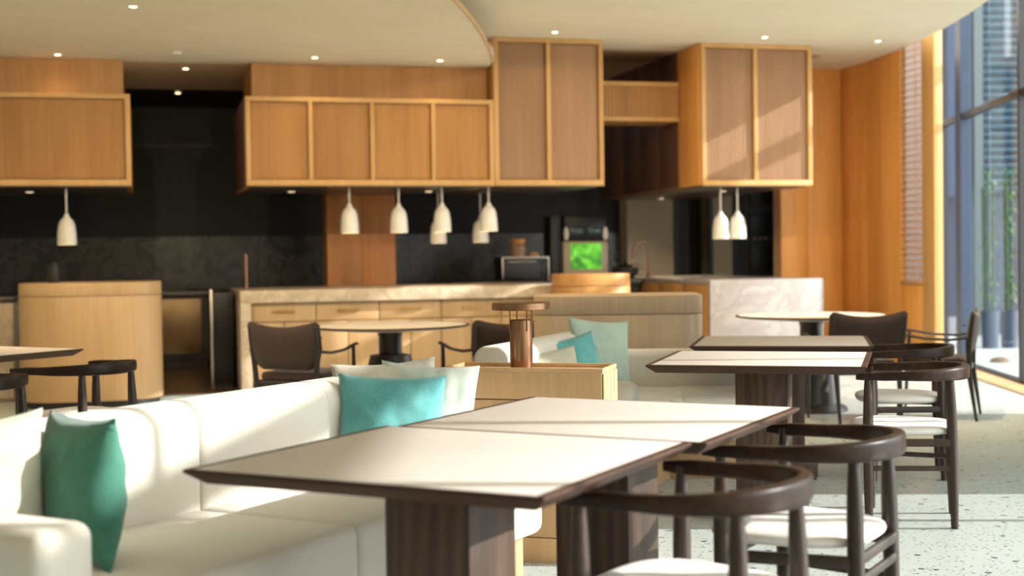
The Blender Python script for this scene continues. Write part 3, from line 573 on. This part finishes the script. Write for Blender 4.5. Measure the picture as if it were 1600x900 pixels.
# ------------------------------------------------------------------ bow-back armchairs
def armchair_proto():
    c = thing('bow_armchair', '', 'chair', group='dark wood bow-back armchairs')
    pts = []
    for k in range(41):
        u = -1 + 2*k/40; a = u*math.pi/2
        if abs(u) > 0.72:
            q = (abs(u)-0.72)/0.28; a0 = 0.72*math.pi/2*1.12
            x = math.copysign(0.262 + 0.006*q, u); y = 0.02 + q*0.222
        else:
            th = u/0.72*math.pi/2; x = 0.262*math.copysign(abs(math.sin(th))**0.92, u); y = 0.02 - 0.255*max(0, math.cos(th))**0.92
        pts.append((x, y, 0.693 - 0.010*(abs(u))**2))
    n = len(pts)
    rh = [0.017 + 0.013*max(0, 1-abs(-1+2*k/(n-1))/0.75)**0.7 + (0.003 if abs(-1+2*k/(n-1)) < .9 else 0) for k in range(n)]
    rw = [0.0155 + 0.004*max(0, 1-abs(-1+2*k/(n-1))) for k in range(n)]; rw[0] = rw[-1] = 0.012; rh[0] = rh[-1] = 0.013
    rw[1] = rw[-2] = 0.016
    MB().sweep(pts, rw, rh, 20, 4.5).build('bow_rail', bowwood, c, smooth=0.9)
    for x, y, tx, ty in ((-0.255, 0.19, -0.262, 0.19), (0.255, 0.19, 0.262, 0.19), (-0.185, -0.180, -0.170, -0.165), (0.185, -0.180, 0.170, -0.165)):
        zs = [0, 0.10, 0.25, 0.40, 0.50, 0.58, 0.64, 0.688]; rr = [0.0165, 0.0195, 0.0225, 0.024, 0.0235, 0.021, 0.0175, 0.014]
        MB().sweep([(x+(tx-x)*z/0.688, y+(ty-y)*z/0.688, z) for z in zs], rr, seg=10, power=2.2).build('leg', legwood, c, smooth=0.9)
    # padded seat, wide and rounded at the front
    def seat_f(u, v):
        th = 2*math.pi*u; ca, sa = math.cos(th), math.sin(th)
        x0 = math.copysign(abs(ca)**0.62, ca); y0 = math.copysign(abs(sa)**0.62, sa)
        q = min(1, v*2) if v <= .5 else 1; ph = math.pi*(v-0.5)
        r = math.cos(ph)**0.55 if abs(v-.5) < .4999 else 0
        z = 0.436 + 0.030*math.copysign(abs(math.sin(ph))**0.8, math.sin(ph))
        wdt = 0.232 + 0.030*y0
        return (wdt*x0*r, 0.045 + 0.235*y0*r, z - 0.010*(1-r) * (1 if v > .5 else 0))
    MB().quadgrid(seat_f, 40, 14, True).build('seat', seatpad_m, c, smooth=1.2)
    for x in (-0.215, 0.215):
        s = 1 if x > 0 else -1
        MB().sweep([(s*0.253, 0.19, 0.385), (s*0.183, -0.185, 0.385)], 0.010, 0.018, 8, 4).build('seat_rail', legwood, c)
        MB().sweep([(s*0.253, 0.19, 0.27), (s*0.184, -0.185, 0.27)], 0.009, 0.012, 8, 3).build('stretcher', legwood, c)
    MB().sweep([(-0.253, 0.19, 0.385), (0.253, 0.19, 0.385)], 0.010, 0.018, 8, 4).build('seat_rail', legwood, c)
    MB().sweep([(-0.183, -0.185, 0.395), (0.183, -0.185, 0.395)], 0.010, 0.015, 8, 4).build('seat_rail', legwood, c)
    MB().sweep([(-0.184, -0.185, 0.335), (0.184, -0.185, 0.335)], 0.009, 0.014, 8, 3).build('stretcher', legwood, c)
    return c
ac = armchair_proto()
def face(fx, fy): return math.atan2(-fx, fy)
for i, (x, y, fx, fy, lab) in enumerate([(0.452, 3.25, -0.83, 0.557, 'dark wood bow-back armchair at the table over the long sofa seat'),
        (0.885, 3.985, -0.86, 0.51, 'dark wood bow-back armchair at the table in front of the oak console'),
        (1.844, 6.275, -0.96, 0.28, 'dark wood bow-back armchair drawn up to the sunlit table by the corner sofa'),
        (2.186, 7.538, -0.976, 0.218, 'dark wood bow-back armchair standing in shade at the table by the round table'),
        (-2.267, 7.17, -0.87, 0.49, 'dark wood bow-back armchair behind the long sofa, in front of the curved oak station'),
        (-2.56, 6.36, -0.87, 0.49, 'dark wood bow-back armchair behind the long sofa, beside the other one at that table')]):
    o = ac if i == 0 else copy_tree(ac)
    place(o, x, y, 0, face(fx, fy), lab)

# ------------------------------------------------------------------ round tables and upholstered chairs
def round_table_proto():
    t = thing('round_table', '', 'table', group='round pedestal tables')
    MB().lathe([(0, 0.712), (0.35, 0.712), (0.52, 0.726), (0.572, 0.738), (0.58, 0.744), (0.578, 0.749), (0.56, 0.75), (0, 0.75)], 56).build('top', plain('round_top', (0.60, 0.56, 0.50), 0.4, bscale=3), t, smooth=0.3)
    MB().lathe([(0.572, 0.735), (0.583, 0.738), (0.585, 0.745), (0.581, 0.7508), (0.565, 0.7508), (0.565, 0.735), (0.572, 0.735)], 56).build('rim', walnut_x, t)
    MB().lathe([(0, 0.712), (0.10, 0.712), (0.085, 0.66), (0.085, 0.54), (0.15, 0.53), (0.17, 0.45), (0.20, 0.06), (0.26, 0.04), (0.28, 0.015), (0.28, 0), (0, 0)], 36).build('pedestal', black_wood, t)
    return t
rt = round_table_proto()
place(rt, 2.34, 10.65, 0, 0, 'round black pedestal table in the sun before the white marble bar')
place(copy_tree(rt), -0.90, 9.98, 0, 0, 'round black pedestal table in front of the travertine island drawers')

def uphol_proto():
    c = thing('upholstered_chair', '', 'chair', group='dark brown upholstered dining chairs')
    def outline(a):
        x = 0.30*a; q = abs(a)
        top = 0.775 + 0.05*q**2 - (0.035*((q-0.86)/0.14)**2 if q > 0.86 else 0)
        bot = 0.475 + (0.10*((q-0.62)/0.38)**1.6 + 0.05*((q-0.9)/0.1)**2 * (q > .9) if q > 0.62 else 0)
        return x, bot, top
    def back_f(u, v):
        w = v*2 if v <= .5 else 2 - v*2; sgn = 1 if v <= .5 else -1
        a = -1 + 2*u; x, bo, tp_ = outline(a); z = bo + (tp_-bo)*w
        th = 0.032 * (max(0, 1-a*a))**0.35 * (max(0, 1-(2*w-1)**2))**0.35
        y = -0.245 - 0.16*(z-0.47) + 0.16*x*x*1.6 + sgn*th
        return (x, y, z)
    MB().quadgrid(back_f, 26, 20, True).build('backrest', brown_fab, c, smooth=1.2)
    MB().prism([(x, y) for x, y in rrect(-0.25, 0.25, -0.23, 0.25, 0.07, 5)], 0.39, 0.455, 0.025, 3).build('seat', brown_fab, c, smooth=0.9)
    for s in (-1, 1):
        MB().sweep([(s*0.235, -0.30, 0), (s*0.24, -0.25, 0.35), (s*0.262, -0.252, 0.55), (s*0.272, -0.275, 0.72), (s*0.27, -0.285, 0.775)], [0.011, 0.02, 0.02, 0.017, 0.011], seg=8).build('leg', black_wood, c, smooth=0.9)
        MB().sweep([(s*0.245, 0.25, 0), (s*0.255, 0.23, 0.4), (s*0.265, 0.215, 0.615)], [0.010, 0.017, 0.013], seg=8).build('leg', black_wood, c, smooth=0.9)
        MB().sweep([(s*0.275, -0.265, 0.61), (s*0.29, -0.12, 0.592), (s*0.29, 0.05, 0.60), (s*0.278, 0.19, 0.625), (s*0.268, 0.25, 0.632), (s*0.266, 0.27, 0.628)], [0.016, 0.016, 0.018, 0.02, 0.018, 0.010], [0.012, 0.011, 0.010, 0.011, 0.011, 0.008], 8).build('armrest', black_wood, c, smooth=0.9)
        MB().sweep([(s*0.24, -0.245, 0.38), (s*0.255, 0.23, 0.38)], 0.011, 0.02, 8, 4).build('seat_rail', black_wood, c)
        MB().sweep([(s*0.27, -0.232, 0.70), (s*0.27, -0.215, 0.70)], 0.009, seg=8).build('bolt', black_wood, c)
    MB().sweep([(-0.255, 0.23, 0.375), (0.255, 0.23, 0.375)], 0.011, 0.02, 8, 4).build('seat_rail', black_wood, c)
    MB().sweep([(-0.24, -0.245, 0.375), (0.24, -0.245, 0.375)], 0.011, 0.02, 8, 4).build('seat_rail', black_wood, c)
    return c
uc = uphol_proto()
for i, (x, y, fx, fy, lab) in enumerate([(2.50, 9.98, -0.18, 0.98, 'dark brown upholstered chair with its back to the dining tables, at the sunlit round table'),
        (3.16, 10.14, -0.93, 0.38, 'dark brown upholstered chair in profile near the glass wall'),
        (-1.47, 9.62, 0.42, 0.91, 'dark brown upholstered chair at the island round table, turned towards the lamp console'),
        (-0.16, 9.62, -0.52, 0.85, 'dark brown upholstered chair at the island round table, partly behind the bronze lamp')]):
    o = uc if i == 0 else copy_tree(uc)
    place(o, x, y, 0, face(fx, fy), lab)

# ------------------------------------------------------------------ long sofa
SA = -0.51                      # local x across the seat (away from the back), local y along the sofa
so = thing('long_sofa', 'long cream upholstered sofa with seams, running beside the walnut tables', 'sofa', (-0.989, 4.289, 0), SA)
def cushion(name, x0, x1, y0, y1, z0, z1, bev, par, mat=None): return MB().box(x0, x1, y0, y1, z0, z1, bev, 5).build(name, mat or sofa_m, par, smooth=0.9)
def roll(name, x0, x1, y0, y1, z0, z1, rad, par, end=0.012):
    sec = [(x0, z0), (x1, z0)] + [(x1-rad+rad*math.cos(a), z1-rad+rad*math.sin(a)) for a in [math.pi/2*k/6 for k in range(7)]] + [(x0+rad-rad*math.sin(a), z1-rad+rad*math.cos(a)) for a in [math.pi/2*k/6 for k in range(7)]]
    M4 = Matrix(((1, 0, 0, 0), (0, 0, -1, y1), (0, 1, 0, 0), (0, 0, 0, 1)))
    return MB().prism(sec, 0, y1-y0, end, 3, mat=M4).build(name, sofa_m, par, smooth=0.7)
roll('back_cushion', -0.22, 0.0, -1.18, -0.005, 0.20, 0.80, 0.085, so)
roll('back_cushion', -0.22, 0.0, 0.005, 0.685, 0.20, 0.80, 0.085, so, 0.03)
roll('back_cushion', -0.225, -0.03, 0.690, 1.40, 0.20, 0.80, 0.085, so, 0.02)
cushion('seat_cushion', -0.06, 0.61, -1.03, 0.0, 0.22, 0.46, 0.03, so)
cushion('seat_cushion', -0.06, 0.61, 0.0, 0.603, 0.22, 0.46, 0.035, so)
cushion('seat_cushion', -0.06, 0.61, 0.603, 1.17, 0.22, 0.46, 0.045, so)
cushion('arm', -0.22, 0.62, -1.20, -1.03, 0.10, 0.66, 0.04, so)
MB().box(-0.18, 0.54, -1.15, 1.12, 0, 0.22, 0.005).build('plinth', oak_pale, so)

# console with bronze lamp
cs = thing('oak_console', 'pale oak console box with horizontal joints between the two sofas', 'console', (0.357, 5.41, 0), -0.29)
MB().box(-0.675, 0, 0.0, 0.26, 0.0, 0.10, 0.002).build('plinth_board', oak_console, cs)
MB().box(-0.675, 0, 0.0, 0.26, 0.104, 0.66, 0.002).build('lower_body', oak_console, cs)
MB().box(-0.675, -0.004, 0.0, 0.256, 0.664, 0.775, 0.002).build('upper_body', oak_console, cs)
for a, b, c_, d in ((-0.675, 0, 0, 0.012), (-0.675, 0, 0.248, 0.26), (-0.675, -0.663, 0.012, 0.248), (-0.012, 0, 0.012, 0.248)):
    MB().box(a, b, c_, d, 0.775, 0.792, 0.001).build('tray_lip', oak_console, cs)
for k in range(4): MB().box(-0.001, 0.004, 0.003+0.065*k, 0.061+0.065*k, 0.104, 0.772, 0.0015).build('end_batten', oak_console, cs)
lp = thing('bronze_lamp', 'bronze mushroom table lamp with a flat disc shade on the oak console', 'lamp', (0.035, 5.625, 0.775))
MB().lathe([(0, 0), (0.046, 0), (0.047, 0.003), (0.047, 0.205), (0.045, 0.208), (0, 0.208)], 40).build('base', bronze, lp, smooth=0.5)
MB().lathe([(0, 0.248), (0.116, 0.248), (0.120, 0.251), (0.120, 0.276), (0.117, 0.279), (0, 0.281)], 56).build('disc_shade', bronze, lp, smooth=0.5)
for a in (200, 250, 300, 20, 110): MB().sweep([(0.0485*math.cos(math.radians(a)), 0.0485*math.sin(math.radians(a)), 0.16), (0.0485*math.cos(math.radians(a)), 0.0485*math.sin(math.radians(a)), 0.25)], 0.0028, seg=6).build('rod', bronze, lp)

# corner sofa with screen behind
s2 = thing('corner_sofa', 'cream corner sofa with low arms behind the oak console', 'sofa', (-0.014, 6.68, 0), -0.372)
roll('back_cushion', -0.20, 0.0, 0.0, 0.72, 0.20, 0.80, 0.07, s2, 0.02)
roll('back_cushion', -0.20, 0.0, 0.722, 1.60, 0.20, 0.80, 0.07, s2)
cushion('arm', -0.02, 0.62, 0.0, 0.16, 0.10, 0.63, 0.045, s2)
cushion('seat_cushion', -0.04, 0.60, 0.165, 0.90, 0.22, 0.46, 0.04, s2)
cushion('seat_cushion', -0.04, 0.62, 0.906, 1.62, 0.22, 0.458, 0.04, s2)
mt = Matrix.Translation((0.30, 1.60, 0)) @ Matrix.Rotation(0.30, 4, 'Z')
MB().box(-0.30, 0.52, 0.0, 0.16, 0.20, 0.675, 0.045, 5, mat=mt).build('back_cushion', sofa_m, s2, smooth=0.9)
MB().box(0.10, 0.515, -0.66, 0.02, 0.22, 0.46, 0.04, 5, mat=mt).build('seat_cushion', sofa_m, s2, smooth=0.9)
MB().box(-0.14, 0.52, 0.05, 1.55, 0, 0.22, 0.004).build('plinth', oak_pale, s2)
MB().box(0.06, 0.50, -0.56, 0.0, 0, 0.22, 0.004, mat=mt).build('plinth', oak_pale, s2)
sc_ = thing('oak_screen', 'taupe oak curved service block standing behind the corner sofa', 'counter', (0.70, 9.10, 0), -0.05)
MB().prism(rrect(-0.55, 0.55, -0.36, 0.36, 0.13), 0.0, 0.855, 0.002).build('body', oak_taupe, sc_, smooth=0.5)
MB().prism(rrect(-0.55, 0.55, -0.36, 0.36, 0.13), 0.859, 0.977, 0.004).build('cap_band', oak_taupe, sc_, smooth=0.5)

# ------------------------------------------------------------------ pillows
def pillow(name, label, w, h, t, mat, loc, yaw, lean=0.0, spin=0.0, seed=0):
    def f(u, v):
        side = 1 if v <= .5 else -1; vv = v*2 if v <= .5 else 2 - 2*v
        a = -1 + 2*u; b = -1 + 2*vv
        x = w/2*a*(1 - 0.07*(1-b*b)); z = h/2*b*(1 - 0.08*(1-a*a))
        th = t/2*(max(0, 1-a*a)**0.55)*(max(0, 1-b*b)**0.5)
        th *= 1 + 0.18*noise.noise(Vector((a*1.7+seed, b*1.7, side)))
        return (x, side*th + 0.006*noise.noise(Vector((a*4, b*4, seed))), z)
    o = MB().quadgrid(f, 26, 44, True).build(name, mat, smooth=2.0)
    o.matrix_world = Matrix.Translation(loc) @ Matrix.Rotation(yaw, 4, 'Z') @ Matrix.Rotation(lean, 4, 'X') @ Matrix.Rotation(spin, 4, 'Y')
    tag(o, label, 'pillow'); return o
pillow('throw_pillow', 'dark green-teal pillow standing on the long sofa beside its arm', 0.43, 0.40, 0.19, green_m, (-1.155, 3.60, 0.645), math.radians(130), 0.06, 0.03, 1)
pillow('throw_pillow', 'cream pillow behind the green-teal one at the sofa arm', 0.44, 0.42, 0.18, cream_m, (-1.41, 3.44, 0.645), math.radians(35), 0.2, -0.1, 2)
pillow('throw_pillow', 'bright teal lumbar pillow at the console end of the long sofa', 0.40, 0.37, 0.15, teal_m, (-0.45, 4.98, 0.635), math.radians(5), -0.22, 0.04, 3)
pillow('throw_pillow', 'beige knitted pillow behind the bright teal lumbar pillow', 0.40, 0.42, 0.13, beige_m, (-0.48, 5.14, 0.65), math.radians(8), -0.18, -0.05, 4)
pillow('throw_pillow', 'pale sage pillow at the console end, next to the bright teal lumbar pillow', 0.38, 0.42, 0.13, palesage_m, (-0.33, 5.12, 0.64), math.radians(-6), -0.20, 0.06, 5)
pillow('throw_pillow', 'large sage pillow leaning in the inner corner of the corner sofa', 0.40, 0.42, 0.15, sage_m, (0.50, 7.78, 0.67), math.radians(28), -0.22, 0.10, 6)
pillow('throw_pillow', 'teal pillow tilted beside the large sage pillow on the corner sofa', 0.38, 0.36, 0.13, teal_m, (0.335, 7.42, 0.625), math.radians(34), -0.25, -0.16, 7)
pillow('throw_pillow', 'cream knitted pillow beside the bronze lamp, on the corner sofa', 0.38, 0.32, 0.14, cream_m, (0.20, 7.10, 0.595), math.radians(30), -0.25, -0.10, 8)
